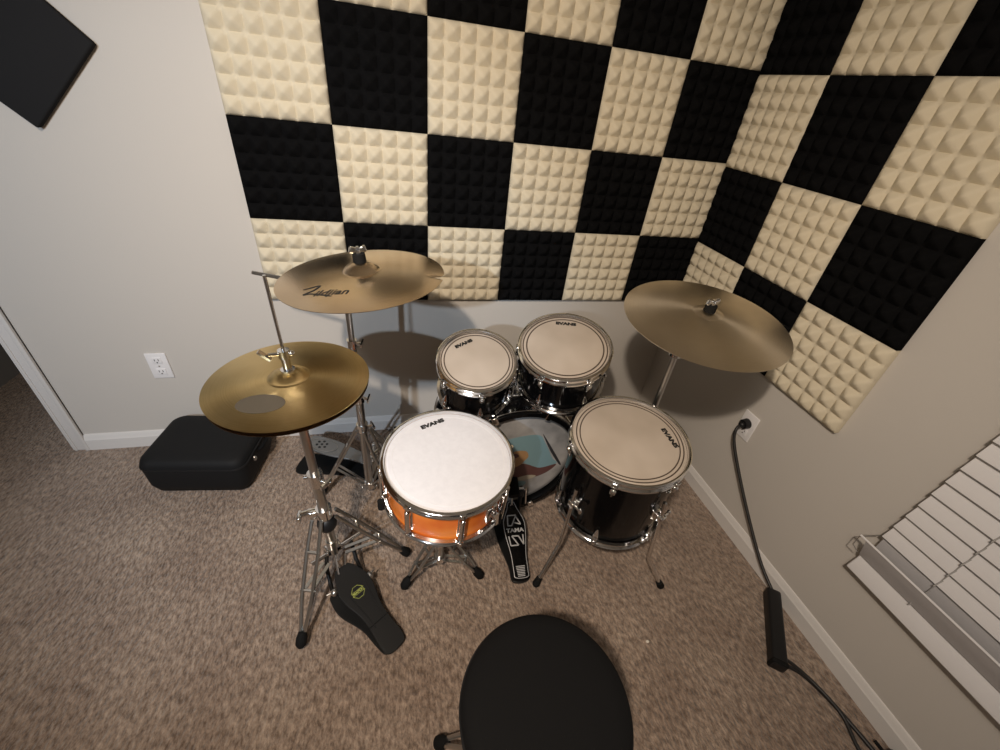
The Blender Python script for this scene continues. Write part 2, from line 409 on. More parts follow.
# ------------------------------------------------------------------ blind
bl = thing('window_blind', 'white slatted window blind on right wall with one slat popped outward near the bottom', 'blind', loc=(-.04, -1.8, .37))
BL = V((-.04, -1.8, .37)); Y0, Y1 = -1.205, -2.50
def slat(mb, x, z, y0, w_, ang, t=.003):
    yc = (y0 + Y1) / 2
    R = Matrix.Rotation(ang, 3, 'Y')
    mb.box(V((x, yc, z)) - BL, (t, y0 - Y1, w_), rot=R, bev=.001)
s_ = MB(); s_.box(V((-.040, (Y0 + Y1) / 2, .404)) - BL, (.016, Y0 - Y1, .060), rot=Matrix.Rotation(.30, 3, 'Y'), bev=.004); s_.build('bottom_rail', 'slat', bl)
z = .536; i = 0
while z < 1.72:
    s1 = MB(); slat(s1, -.040, z + .022, -1.212 - .0016 * min(i, 8), .0508, .38); s1.build('slat', 'slat', bl); z += .0472; i += 1
s2 = MB(); slat(s2, -.0615, .472, -1.205, .080, -.41); tag(s2.build('slat', 'shaded_slat', bl), 'slat tipped outward, shade painted grey')
s2 = MB(); slat(s2, -.036, .508, -1.215, .070, -.02); tag(s2.build('slat', 'shaded_slat', bl), 'slat tipped inward, shade painted grey')
s2 = MB(); s2.tube([V((-.079, -1.188, .511)) - BL, V((-.079, Y1, .511)) - BL], .0032, 8)
s2.build('tilt_edge', 'slat', bl)
s2 = MB(); s2.tube([V(q) - BL for q in ((-.079, -1.188, .511), (-.080, -1.190, .470), (-.052, -1.20, .440))], .0014, 6); s2.tube([V(q) - BL for q in ((-.079, -1.188, .511), (-.04, -1.205, .525))], .0014, 6)
s2.build('slat_clip', 'dull_chrome', bl)
for yy in (-1.352, -1.80, -2.3):
    cd = MB(); n = 60
    for k in range(28):
        zz = .435 + k * .0472 / 1; cd.tube([V((-.0535, yy, zz)) - BL, V((-.0535 + .009, yy - .001, zz + .024)) - BL], .0016, 6)
    cd.tube([V((-.046, yy, .45)) - BL, V((-.046, yy, 1.7)) - BL], .0011, 6)
    cd.build('ladder_cord', 'cord', bl)
MB().box(V((-.035, (Y0 + Y1) / 2, 1.745)) - BL, (.06, Y0 - Y1, .05), bev=.004).build('head_rail', 'slat', bl)

# ------------------------------------------------------------------ drums
def hoop_prof(R, top=True, hgt=.036):
    # triple-flanged steel hoop, rim at z=0 for a top hoop
    p = [(R - .0110, -hgt + .002), (R - .0110, -.004), (R - .0090, -.0005), (R - .004, .0), (R, -.0025), (R - .002, -.006), (R - .0085, -.009),
         (R - .0088, -hgt * .55), (R - .0070, -hgt * .74), (R - .001, -hgt * .84), (R, -hgt), (R - .010, -hgt - .001)]
    return p if top else [(r, -z) for r, z in p]
def rest(r, z=0): return r
def drum(name, label, R, depth, mtx, shell, head, nl, ang0, lug_style, ring=None, brand=None, group=None, hoop_h=.030):
    t = thing(name, label, 'drum', mtx, group=group)
    Rs = R - .0135; zt = -hoop_h * .6; zb = -depth + hoop_h * .6
    MB().lathe([(Rs - .008, zt), (Rs, zt - .002), (Rs, zb + .002), (Rs - .008, zb)], 96, close=True).build('shell', shell, t)
    rh = R - .0115
    hd = MB().lathe([(0.0001, -.0085), (rh * .5, -.0085), (rh - .012, -.0085), (rh - .006, -.0095), (rh, -.014)], 96).build('batter_head', head, t)
    if ring:
        for f0, f1 in ring:
            MB().lathe([(rh * f0, -.0083), (rh * f0 + .0001, -.0079), (rh * f1 - .0001, -.0079), (rh * f1, -.0083)], 96).build('overtone_ring', 'head_ring', hd)
    MB().lathe([(0.0001, -depth + .0085), (rh, -depth + .0085)], 64).build('resonant_head', 'clear_head', t)
    MB().lathe(hoop_prof(R, True, hoop_h), 96, close=True).build('top_hoop', 'chrome', t)
    MB().lathe([(r, z - depth) for r, z in hoop_prof(R, False, hoop_h)], 96, close=True).build('bottom_hoop', 'chrome', t)
    for k in range(nl):
        a = math.radians(ang0 + 360 * k / nl); u = V((math.sin(a), -math.cos(a), 0)); s = V((math.cos(a), math.sin(a), 0)); Z = V((0, 0, 1))
        Rm = Matrix((s, u, Z)).transposed()
        def rod(z0, z1, up):
            q = MB(); c0 = u * (R + .001)
            q.cyl(c0 + Z * z0, c0 + Z * z1, .0032, n=10)
            e = z1 if up else z1
            q.box(c0 + Z * e, (.0075, .0075, .009), rot=Rm, bev=.001)
            q.cyl(c0 + Z * (e - .007), c0 + Z * (e + .007), .0055, n=12)
            return q
        def ear(z):
            return (u * (R - .003) + Z * z)
        if lug_style == 'bridge':
            g = MB(); zc = (zt + zb) / 2; hh = (zt - zb) / 2 - .008
            g.box(u * (Rs + .008) + Z * (zc + hh * .62), (.016, .018, .014), rot=Rm, bev=.003)
            g.box(u * (Rs + .008) + Z * (zc - hh * .62), (.016, .018, .014), rot=Rm, bev=.003)
            g.cyl(u * (R - .001) + Z * (zc - hh * .8), u * (R - .001) + Z * (zc + hh * .8), .0075, n=14)
            g.box(u * (Rs + .003) + Z * zc, (.02, .006, hh * 1.5), rot=Rm, bev=.002)
            lg = g.build('lug', 'chrome', t)
            rod(zc, -hoop_h + .012, True).box(u * (R - .001) + Z * (-hoop_h + .006), (.018, .012, .006), rot=Rm, bev=.001).build('tension_rod', 'chrome', lg)
            rod(zc, -depth + hoop_h - .012, False).box(u * (R - .001) + Z * (-depth + hoop_h - .006), (.018, .012, .006), rot=Rm, bev=.001).build('tension_rod', 'chrome', lg)
        else:
            for sg, ztop in ((1, zt), (-1, zb)):
                base = ztop - sg * .034
                g = MB()
                g.box(u * (Rs + .008) + Z * base, (.018, .018, .020), rot=Rm, bev=.004)
                g.cyl(u * (Rs + .0075) + Z * (base - sg * .006), u * (Rs + .004) + Z * (base - sg * .034), .0095, .002, n=14)
                g.ball(u * (Rs + .012) + Z * (base + sg * .006), .010, 12)
                lg = g.build('lug', 'chrome', t)
                z1 = (-hoop_h + .010) if sg == 1 else (-depth + hoop_h - .010)
                q = MB(); c0 = u * (R - .001); c1 = u * (Rs + .012)
                q.cyl(c1 + Z * base, c0 + Z * z1, .0033, n=10); q.cyl(c0 + Z * (z1 - .007), c0 + Z * (z1 + .007), .006, n=12)
                q.box(c0 + Z * (z1 - sg * .004), (.020, .014, .006), rot=Rm, bev=.001)
                q.build('tension_rod', 'chrome', lg)
    if brand:
        x, y, a, sz = brand
        text('brand_print', 'EVANS', sz, 'ink', hd, onplane(x, y, -.0077, a), bold=.0013, ex=.0002, shear=.0, sx=1.3)
    return t

SN = frame((-1.226, -.812, .595), (.012, -.093))
sn = drum('snare_drum', 'orange snare drum with chrome hoops and white coated head, on low folding stand', .190, .158, SN, 'orange_lacquer', 'coated', 8, 5, 'bridge', None, (-.036, .133, .385, .0195), hoop_h=.022)
# white head gets a translucent collar line
MB().lathe([(.158, -.0083), (.1583, -.0078), (.1590, -.0078), (.1593, -.0083)], 96).build('collar_line', 'plate', sn)
# strainer
th = MB(); a = math.radians(33); u = V((math.sin(a), -math.cos(a), 0)); s = V((math.cos(a), math.sin(a), 0)); Rm = Matrix((s, u, V((0, 0, 1)))).transposed()
th.box(u * .176 + V((0, 0, -.075)), (.030, .022, .065), rot=Rm, bev=.004); th.cyl(u * .19 + V((0, 0, -.06)), u * .205 + V((0, 0, -.06)), .011, n=16)
st = th.build('strainer', 'chrome', sn)
MB().bar(u * .200 + s * .006 + V((0, 0, -.05)), u * .206 + s * .006 + V((0, 0, -.105)), .010, .004, s).build('lever', 'chrome', st)
MB().cyl(u * .192 + V((0, 0, -.035)), u * .192 + V((0, 0, -.018)), .007, n=14).build('knob', 'chrome', st)
a = math.radians(-108); u = V((math.sin(a), -math.cos(a), 0)); s = V((math.cos(a), math.sin(a), 0)); Rm = Matrix((s, u, V((0, 0, 1)))).transposed()
MB().box(u * .174 + V((0, 0, -.10)), (.034, .016, .04), rot=Rm, bev=.004).build('butt_plate', 'chrome', sn)

RG = [(.858, .890), (.942, .970)]
T1 = frame((-1.102, -.513, .729), (-.067, -.347))
drum('rack_tom', 'small black rack tom with chrome hoops, left one mounted over the bass drum', .137, .195, T1, 'black_lacquer', 'clear_head', 6, 0, 'drop', RG, (-.036, .0745, .43, .0170), group='black rack toms')
T2 = frame((-.801, -.522, .780), (-.177, -.272))
drum('rack_tom', 'larger black rack tom with chrome hoops, right one mounted over the bass drum', .162, .200, T2, 'black_lacquer', 'clear_head', 6, -45, 'drop', RG, (.034, .1045, -.32, .0185), group='black rack toms')
FT = frame((-.664, -.823, .619), (-.085, -.10))
ft = drum('floor_tom', 'large black floor tom with tan head standing on three bent chrome legs', .187, .365, FT, 'black_lacquer', 'clear_head', 6, -37, 'drop', [(.862, .884), (.924, .946)], (.128, -.022, -PI / 2 + .05, .0205))
FI = FT.inverted()
def ft_leg(top, bend, foot, ang):
    P = [V(top), V(bend), V(foot)]
    k = (P[1] - P[0]).normalized(); k2 = (P[2] - P[1]).normalized()
    pts = [P[0]] + [P[1] - k * .02, P[1] - k * .005 + k2 * .004, P[1] + k2 * .02] + [P[2]]
    lg = MB().tube([FI @ q for q in pts], .0066, 12).build('leg', 'chrome', ft)
    MB().cyl(FI @ (P[2] - k2 * .028), FI @ P[2], .011, .014, n=16).ball(FI @ (P[2] - k2 * .002), .0135, 12).build('rubber_foot', 'rubber', lg)
    # bracket
    c = FI @ (P[0] + (P[1] - P[0]) * .24); r = V((c.x, c.y, 0)).normalized(); s = V((0, 0, 1)).cross(r); Rm = Matrix((s, r, V((0, 0, 1)))).transposed()
    b_ = MB().box(V((r.x * .176, r.y * .176, c.z)), (.034, .026, .040), rot=Rm, bev=.005)
    b_.box(V((c.x, c.y, c.z)), (.024, .024, .026), rot=Rm, bev=.004)
    b_.cyl(c + s * .01, c + s * .034, .0045, n=10); b_.ball(c + s * .036, .007, 10, sc=(1, 1, 2))
    b_.build('leg_bracket', 'chrome', ft)
ft_leg((-.826, -.872, .455), (-.826, -.872, .175), (-.909, -.923, .014), 0)
ft_leg((-.598, -.992, .50), (-.545, -.988, .185), (-.445, -1.006, .014), 0)
ft_leg((-.55, -.655, .42), (-.52, -.645, .17), (-.50, -.56, .014), 0)

# ------------------------------------------------------------------ bass drum
BR = .254; th_ = .033
nrm = V((th_, -1, 0)).normalized(); xx = V((1, th_, 0)).normalized()
BM = Matrix((xx, V((0, 0, 1)), -(-nrm))).transposed().to_4x4()
BM = Matrix((xx, V((0, 0, 1)), nrm)).transposed().to_4x4(); BM.translation = V((-.94, -.574, .281))
bd = thing('bass_drum', 'black bass drum lying on its side with a printed batter head facing the stool', 'drum', BM)
MB().lathe([(BR - .008, -.012), (BR, -.014), (BR, -.30), (BR - .008, -.302)], 128, close=True).build('shell', 'black_lacquer', bd)
for nm, z0, z1 in (('hoop', -.018, .026), ('hoop', -.345, -.301)):
    ho = MB().lathe([(.247, z0), (.247, z1 - .003), (.250, z1), (.266, z1), (.269, z1 - .003), (.269, z0 + .003), (.266, z0), ], 128, close=True).build(nm, 'black_lacquer', bd)
    MB().lathe([(.2692, (z0 + z1) / 2 - .010), (.2700, (z0 + z1) / 2 - .009), (.2700, (z0 + z1) / 2 + .009), (.2692, (z0 + z1) / 2 + .010)], 128).build('hoop_inlay', 'chrome', ho)
bh = MB().lathe([(.0001, .002), (.22, .002), (.238, .001), (.2465, -.006)], 96).build('batter_head', 'bass_head', bd)
MB().lathe([(.0001, -.325), (.2465, -.325)], 64).build('resonant_head', 'black_lacquer', bd)
# claws with rods
for k in range(8):
    a = 2 * PI * (k + .5) / 8; u = V((math.cos(a), math.sin(a), 0)); s = V((-math.sin(a), math.cos(a), 0)); Rm = Matrix((s, u, V((0, 0, 1)))).transposed()
    q = MB(); q.box(u * .262 + V((0, 0, .027)), (.022, .034, .006), rot=Rm, bev=.002); q.box(u * .276 + V((0, 0, .008)), (.022, .008, .044), rot=Rm, bev=.002)
    cl = q.build('claw_hook', 'chrome', bd)
    MB().cyl(u * .282 + V((0, 0, .012)), u * .274 + V((0, 0, -.13)), .0035, n=10).build('tension_rod', 'chrome', cl)
    MB().box(u * .264 + V((0, 0, -.14)), (.020, .022, .055), rot=Rm, bev=.005).build('lug', 'chrome', bd)
# generic printed picture (abstract patches)
def patch(poly, m, z=.0024, nm='printed_patch', k=6):
    P = spline([(x, y, 0) for x, y in poly + [poly[0]]], k)[:-1]
    MB().prism([(q.x, q.y) for q in P], z - .0003, z, None).build(nm, m, bh, smooth=False)
patch([(-.13, .05), (-.05, .12), (.08, .135), (.125, .08), (.165, .0), (.19, -.035), (.12, -.055), (.06, -.02), (.0, .02)], 'blue_patch', .0026)
patch([(-.10, -.05), (-.05, -.03), (.02, -.015), (.06, -.02), (.12, -.05), (.19, -.04), (.15, -.085), (.08, -.105), (.0, -.09), (-.05, -.08)], 'maroon_patch', .0030)
patch([(-.05, .045), (0, .06), (.045, .055), (.06, .025), (.045, .0), (.03, -.02), (.0, -.03), (-.03, -.01)], 'tan_patch', .0034)
patch([(-.06, .02), (-.02, .03), (.005, .0), (-.015, -.04), (-.06, -.045)], 'pale_patch', .0038)
patch([(-.035, .035), (-.015, .05), (.01, .045), (.02, .03), (-.01, .02)], 'maroon_patch', .0042, k=3)
patch([(-.045, .0), (-.03, .012), (-.02, .0), (-.03, -.012)], 'line_patch', .0044, k=3)
patch([(.02, -.095), (.07, -.085), (.11, -.095), (.08, -.11), (.03, -.11)], 'pale_patch', .0034)
patch([(-.04, -.12), (.02, -.115), (.07, -.125), (.05, -.155), (-.02, -.16)], 'blue_patch', .0028)
patch([(.105, .13), (.112, .125), (.205, -.03), (.2, -.04), (.15, .04)], 'line_patch', .0036, k=3)
# tom mount
tm = MB()
tm.box((0.0, .262, -.115), (.09, .03, .09), bev=.008)
BI = BM.inverted()
tm.cyl((0.0, .26, -.115), (0.0, .385, -.115), .0125, n=16)
tm.ball((0, .385, -.115), .022)
for e in ((-1.045, -.40, .60), (-.885, -.40, .63)):
    tm.tube([V((0, .385, -.115)), BI @ V(e)], .0095, 12)
    c = BI @ V(e); tm.ball(c, .018)
tm.build('tom_mount', 'chrome', bd)
# spurs
for sx, y1 in ((-1, .30), (1, .30)):
    q = MB().tube([(sx * .245, -.06, -.22), (sx * .290, -.262, -.25)], .007)
    sp = q.build('spur', 'chrome', bd)
    MB().ball((sx * .290, -.266, -.25), .012, 12).build('rubber_foot', 'rubber', sp)
    
# ------------------------------------------------------------------ cymbals
def cym_prof(R, bell_r, bell_h, bow, n=20, t=.0012, z0=0.):
    up = []
    for i in range(n + 1):
        r = .006 + (R - .006) * i / n
        z = bow * (1 - (r / R) ** 1.7)
        if r < bell_r * 1.35:
            q = r / bell_r
            z += bell_h * max(0, 1 - q ** 2.4) if q < 1 else 0
        up.append((r, z + z0))
    # refine bell
    up = []
    rs = [.006 + (bell_r - .006) * i / 10 for i in range(11)] + [bell_r + .002 + (R - bell_r - .002) * i / 22 for i in range(23)]
    for r in rs:
        q = r / bell_r; z = bow * (1 - (r / R) ** 1.7) + (bell_h * (1 - q ** 2.4) if q < 1 else 0)
        up.append((r, z))
    return up + [(r, z - t) for r, z in reversed(up)]
def cymbal(name, label, R, bell_r, bell_h, bow, mtx, m, rfun=None, under=None):
    t = thing(name, label, 'cymbal', mtx)
    body = MB().lathe(cym_prof(R, bell_r, bell_h, bow), 256, close=True, rfun=rfun).build('bow', m, t, angle=60)
    return t, body
# crash with a bite out of its rim
CR = .208
def notch(r, a):
    a0 = math.radians(-13.5); d = (a - a0 + PI) % (2 * PI) - PI
    s = d * .2032
    lim = CR
    if abs(s) < .0045: lim = CR - .026
    elif abs(s) < .009: lim = CR - .009
    elif s > 0 and s < .03: lim = CR - .006 * (1 - (s - .009) / .021)
    if r > CR * .8: return CR * .8 + (r - CR * .8) * (lim - CR * .8) / (CR * .2)
    return r
CM = frame((-1.434, -.583, 1.034), (-.090, -.012))
cr, crb = cymbal('crash_cymbal', 'bronze crash cymbal with black script logo and a chipped notch in its right rim', CR, .047, .022, .019, CM, 'crash_brass', notch)
def bow_z(r, R, bow): return bow * (1 - (r / R) ** 1.7)
lg = text('brand_print', 'ildjian', .034, 'ink', cr, Matrix.Translation((-.063, -.114, 0)) @ Matrix.Rotation(-.10, 4, 'Z'), bold=.0004, shear=.35, ex=.0003)
zp = MB()
zpts = [(-.128, -.082), (-.112, -.078), (-.092, -.074), (-.102, -.092), (-.124, -.107), (-.108, -.108), (-.092, -.116), (-.060, -.131)]
zz_ = spline([(x, y, 0) for x, y in zpts], 5)
zp.tube([V((q.x, q.y, 0)) for q in zz_], [.0032 - .002 * abs(i / len(zz_) - .4) for i in range(len(zz_))], 8)
zo = zp.build('brand_initial', 'ink', cr)
for ob in (lg, zo):
    for v in ob.data.vertices:
        r = math.hypot(v.co.x, v.co.y); v.co.z = bow_z(r, CR, .019) + .0003 + max(-.0002, min(v.co.z, .0004))
def topper(parent, z, zr=0., sc=1.):
    f = MB().cyl((0, 0, z), (0, 0, z + .022), .0165, .0155, n=24).build('felt_sleeve', 'rubber', parent)
    q = MB(); zz = z + .022; R_ = Matrix.Rotation(zr, 3, 'Z')
    q.cyl((0, 0, zz), (0, 0, zz + .010), .0085, n=16)
    for s in (-1, 1):
        q.box(R_ @ V((s * .012, 0, zz + .009)), (.018, .011, .016), rot=R_ @ Matrix.Rotation(-s * .35, 3, 'Y'), bev=.003)
    q.cyl((0, 0, zz), (0, 0, zz + .017), .0035, n=10)
    q.build('wing_nut', 'chrome', parent)
topper(cr, .038, .2)

RM = frame((-.500, -.750, .985), (-.054, -.124))
rd, _ = cymbal('ride_cymbal', 'large plain bronze ride cymbal on a stand right of the floor tom', .2286, .042, .006, .024, RM, 'ride_brass')
topper(rd, .026, .1)

HM = frame((-1.606, -.762, .842), (-.014, -.019))
hh, hb = cymbal('hi_hat_cymbal', 'upper golden bronze hi-hat cymbal with a dull grey oval near its front', .1800, .046, .016, .013, HM, 'hat_brass')
wp = []
for i in range(40):
    a = 2 * PI * i / 40; x = -.040 + .050 * math.cos(a) - .006 * math.sin(a); y = -.094 + .030 * math.sin(a); wp.append((x, y))
wo = MB()
rings = [1, .8, .6, .4, .2]
vs = []
for k in rings:
    for x, y in wp:
        X = -.040 + (x + .040) * k; Y = -.094 + (y + .094) * k; vs.append(V((X, Y, bow_z(math.hypot(X, Y), .1778, .013) + .0004)))
vs.append(V((-.040, -.094, bow_z(.102, .1778, .013) + .0004)))
fs = [(k * 40 + i, k * 40 + (i + 1) % 40, (k + 1) * 40 + (i + 1) % 40, (k + 1) * 40 + i) for k in range(4) for i in range(40)] + [(160 + i, 160 + (i + 1) % 40, 200) for i in range(40)]
wo.add(vs, fs); tag(wo.build('oval_mark', 'grey_oval', hh), 'dull grey oval mark')
HM2 = HM @ Matrix.Translation((0, 0, -.014)) @ Matrix.Rotation(PI, 4, 'X')
cymbal('hi_hat_cymbal', 'lower hi-hat cymbal facing down, its dark rim just showing beneath the upper one', .1778, .046, .016, .013, HM2, 'under_brass')

# ------------------------------------------------------------------ stands
def foot(mb, p, d, L=.05, r=.015):
    d = V(d).normalized(); mb.tube([V(p) - d * L, V(p) - d * L * .6, V(p) - d * L * .2, V(p)], [r * .75, r * 1.1, r * 1.05, r * .55], 14)
def leg2(parent, org, top, low, ft_, gap=.022, m='dull_chrome', w=.010, lowtop=None):
    """double-braced leg: two parallel strips from the collar down to the foot, brace from lower collar"""
    o = V(org); top = V(top) - o; low = V(low) - o; f = V(ft_) - o
    d = (f - top); side = V((0, 0, 1)).cross(V((d.x, d.y, 0))).normalized()
    L = MB(); k1 = top + d * .25; k2 = top + d * .88
    for s in (-1, 1):
        L.tube([top + side * s * gap * .5, k1 + side * s * gap * .62, top + d * .6 + side * s * gap * .55, k2 + side * s * gap * .2, f - d.normalized() * .02], w * .5, 8)
    L.cyl(k1 - side * gap * .8, k1 + side * gap * .8, w * .45, n=8)
    lg = L.build('leg', m, parent)
    B = MB(); mid = top + d * .55
    for s in (-1, 1): B.bar(low + side * s * gap * .35, mid + side * s * gap * .42, w * .9, .003, side)
    B.cyl(mid - side * gap * .8, mid + side * gap * .8, w * .4, n=8)
    B.build('brace', m, lg)
    F = MB(); foot(F, f, d); F.build('rubber_foot', 'rubber', lg)
def wing(mb, c, dr, r=.006):
    c = V(c); d = V(dr).normalized(); mb.cyl(c, c + d * .020, r, n=10)
    s = d.cross(V((0, 0, 1))); s = s.normalized() if s.length > .1 else V((1, 0, 0))
    mb.bar(c + d * .018 - s * .020, c + d * .022 + s * .020, .012, .006, V((0, 0, 1)))

# hi-hat stand
HB = V((-1.590, -.772, 0))
hs = thing('hi_hat_stand', 'chrome hi-hat stand with black footboard pedal and pull rod above the cymbals', 'cymbal stand', loc=HB)
ax = (V((-1.604, -.762, .836)) - V((-1.590, -.772, .03))).normalized()
def HP(z): return V((-1.590, -.772, 0)) + ax * (z / ax.z) - HB
MB().cyl(HP(.19), HP(.50), .0150, n=20).build('lower_tube', 'dull_chrome', hs)
MB().cyl(HP(.48), HP(.815), .0115, n=20).build('upper_tube', 'dull_chrome', hs)
q = MB(); q.cyl(HP(.478), HP(.525), .0205, n=20); wing(q, HP(.50) + V((.015, -.010, 0)), (.7, -.6, 0)); q.cyl(HP(.51) + V((-.03, 0, 0)), HP(.51), .007, n=12); q.build('height_clamp', 'chrome', hs)
q = MB(); q.cyl(HP(.800), HP(.812), .024, .022, n=24); q.cyl(HP(.79), HP(.80), .014, n=20); q.build('cymbal_seat', 'rubber', hs)
MB().cyl(HP(.81), HP(1.10), .0036, n=12).build('pull_rod', 'chrome', hs)
q = MB(); q.cyl(HP(.862), HP(.874), .016, n=20); q.cyl(HP(.874), HP(.905), .0095, n=16); q.cyl(HP(.905), HP(.925), .013, n=16)
q.cyl(HP(.862) , HP(.858), .020, n=20)
c0 = HP(.915); q.cyl(c0, c0 + V((-.030, -.012, .004)), .0045, n=10); q.bar(c0 + V((-.026, -.012, -.008)), c0 + V((-.048, -.012, .014)), .012, .006, (0, 1, 0)); q.ball(c0 + V((.016, .0, 0)), .007, 10)
q.build('clutch', 'chrome', hs)
# collar and black memory ball
q = MB(); q.cyl(HP(.335), HP(.375), .023, n=20); q.box(HP(.355) + V((-.032, -.004, 0)), (.03, .022, .03), bev=.004); q.cyl(HP(.36) + V((-.03, -.0, 0)), HP(.365) + V((-.062, -.012, 0)), .010, n=14)
q.box(HP(.36) + V((-.066, -.013, 0)), (.012, .034, .02), bev=.004); q.build('leg_collar', 'chrome', hs)
q = MB(); q.ball(HP(.30), .030, 20, sc=(1, 1, 1.1)); q.build('tension_ball', 'black_plastic', hs)
q = MB(); q.cyl(HP(.14), HP(.28), .011, n=14); q.cyl(HP(.18), HP(.215), .019, n=14)
q.build('tension_spring', 'dull_chrome', hs)
leg2(hs, HB, V((-1.618, -.785, .335)), V((-1.612, -.81, .15)), (-1.680, -.992, .018), gap=.028, w=.012)
leg2(hs, HB, V((-1.565, -.768, .345)), V((-1.56, -.765, .14)), (-1.352, -.735, .018), gap=.028, w=.012)
q = MB(); q.cyl(V((-1.665, -.785, .115)) - HB, V((-1.505, -.690, .125)) - HB, .007, n=12); q.box(V((-1.60, -.748, .135)) - HB, (.05, .03, .03), rot=Matrix.Rotation(.53, 3, 'Z'), bev=.004)
q.build('axle', 'chrome', hs)
MB().tube([V(p) - HB for p in ((-1.624, -.742, .12), (-1.622, -.79, .08), (-1.606, -.838, .03))], .0065, 10).build('radius_rod', 'black_metal', hs)
MB().tube([V(p) - HB for p in ((-1.546, -.722, .12), (-1.53, -.765, .08), (-1.508, -.800, .03))], .0065, 10).build('radius_rod', 'black_metal', hs)
q = MB(); q.cyl(V((-1.594, -.765, .15)) - HB, V((-1.578, -.83, .085)) - HB, .004, n=8); q.tube(spline([V(p) - HB for p in ((-1.60, -.75, .13), (-1.585, -.79, .085), (-1.565, -.80, .085), (-1.56, -.77, .125))], 5), .004, 8); q.build('chain_link', 'chrome', hs)

def footboard(parent, org, A, B, ws, tk, m, name='footboard', lift=0., skew=None, roundheel=True):
    """board from A (toe) to B (heel), half-widths list [(t,w),...]"""
    A = V(A) - V(org); B = V(B) - V(org); y = (B - A).normalized(); x = y.cross(V((0, 0, 1))).normalized(); z = x.cross(y).normalized()
    if z.z < 0: z = -z
    L = (B - A).length
    left = [(-w, t * L) for t, w in ws]; right = [(w, t * L) for t, w in reversed(ws)]
    poly = left + right
    P = spline([(a, b, 0) for a, b in poly + [poly[0]]], 5)[:-1]
    fr_ = lambda q: A + x * q.x + y * q.y + z * (q.z + lift)
    o = MB().prism([(q.x, q.y) for q in P], -tk, 0, fr_).build(name, m, parent, angle=40)
    bv = o.modifiers.new('edge', 'BEVEL'); bv.width = .0018; bv.segments = 2; bv.limit_method = 'ANGLE'; bv.angle_limit = math.radians(50)
    mx_ = Matrix((x, y, z)).transposed().to_4x4(); mx_.translation = A + z * lift
    return o, mx_, L
A_, B_ = (-1.572, -.800, .100), (-1.400, -1.040, .024)
footboard(hs, HB, (-1.572, -.812, .012), (-1.405, -1.036, .010), [(0, .046), (.1, .064), (.30, .066), (.6, .042), (.85, .038), (1, .028)], .008, 'black_metal', 'base_plate')
fo, fm_, L = footboard(hs, HB, A_, B_, [(0, .022), (.07, .036), (.22, .052), (.36, .050), (.52, .038), (.66, .033), (.8, .035), (.93, .037), (1.02, .026)], .006, 'black_metal')
# raised sides + toe grip
q = MB()
for s in (-1, 1):
    q.tube([fm_ @ V((s * w_, t * L, .001)) for t, w_ in ((.30, .030), (.48, .024), (.62, .019), (.74, .018))], .0014, 6)
q.build('ridge', 'black_plastic', fo)
q = MB(); q.cyl(fm_ @ V((-.036, .70 * L, .0005)), fm_ @ V((.036, .70 * L, .0005)), .0016, n=8); q.build('hinge_line', 'rubber', fo)
q = MB()
for s, t in ((-1, .26), (1, .17)):
    q.ball(fm_ @ V((s * .056, t * L, -.012)), .012, 14); q.cyl(fm_ @ V((s * .05, t * L, -.012)), fm_ @ V((s * .078, t * L - .008, -.014)), .003, n=8)
q.build('spike_bolt', 'dull_chrome', hs)
# emblem: rounded badge outline with a banner
def ring_line(mb, pts, r, m_): mb.tube([m_ @ V((x, y, .0008)) for x, y in pts + [pts[0]]], r, 6)
em = MB(); cx_, cy_ = 0.002, .33 * L; ca, sa = math.cos(PI - .0), math.sin(PI - .0)
oct_ = [(.021 * math.cos(a) * (1 if abs(math.cos(a)) < .8 else .95), .021 * math.sin(a)) for a in [PI / 8 + PI / 4 * k for k in range(8)]]
ring_line(em, [(cx_ + a, cy_ + b) for a, b in oct_], .0007, fm_)
for dy in (-.0055, .0055):
    em.tube([fm_ @ V((cx_ - .022, cy_ + dy, .0008)), fm_ @ V((cx_ + .022, cy_ + dy, .0008))], .0006, 6)
em.build('emblem', 'lime', fo)
text('brand_print', 'MAPEX', .0105, 'lime', fo, fm_ @ Matrix.Translation((cx_, cy_, .0006)) @ Matrix.Rotation(PI, 4, 'Z'), bold=.0002, ex=.0002)

# snare stand
SB = V((-1.245, -.80, 0))
ss = thing('snare_stand', 'short chrome snare drum stand with three folding legs and black feet', 'drum stand', loc=SB)
MB().cyl((0, 0, .07), (0, 0, .36), .0135, n=18).build('tube', 'dull_chrome', ss)
q = MB(); q.cyl((0, 0, .185), (0, 0, .215), .021, n=18); q.cyl((0, 0, .06), (0, 0, .085), .02, n=18); wing(q, (.0, -.018, .20), (.3, -1, 0)); q.build('leg_collar', 'chrome', ss)
for f in ((-1.376, -.862, .018), (-1.099, -.868, .018), (-1.235, -.64, .018)):
    d = (V(f) - SB); d.z = 0; d.normalize()
    leg2(ss, SB, SB + d * .018 + V((0, 0, .20)), SB + d * .018 + V((0, 0, .075)), f, gap=.026, w=.010)
SC = V((-1.228, -.812, .593)) - SN.to_3x3() @ V((0, 0, .155)) - SB
q = MB(); q.cyl((0, 0, .33), (0, 0, .385), .02, n=16); q.ball((0, 0, .392), .024); q.build('tilter', 'dull_chrome', ss)
for a in (75, 195, 312):
    u = V((math.cos(math.radians(a)), math.sin(math.radians(a)), 0))
    q = MB(); q.tube([V((0, 0, .395)), SC + u * .10 + V((0, 0, -.018)), SC + u * .182 + V((0, 0, -.010)), SC + u * .197 + V((0, 0, .03))], .006, 10)
    am = q.build('basket_arm', 'dull_chrome', ss)
    MB().cyl(SC + u * .197 + V((0, 0, .005)), SC + u * .197 + V((0, 0, .036)), .010, n=14).build('rubber_grip', 'rubber', am)

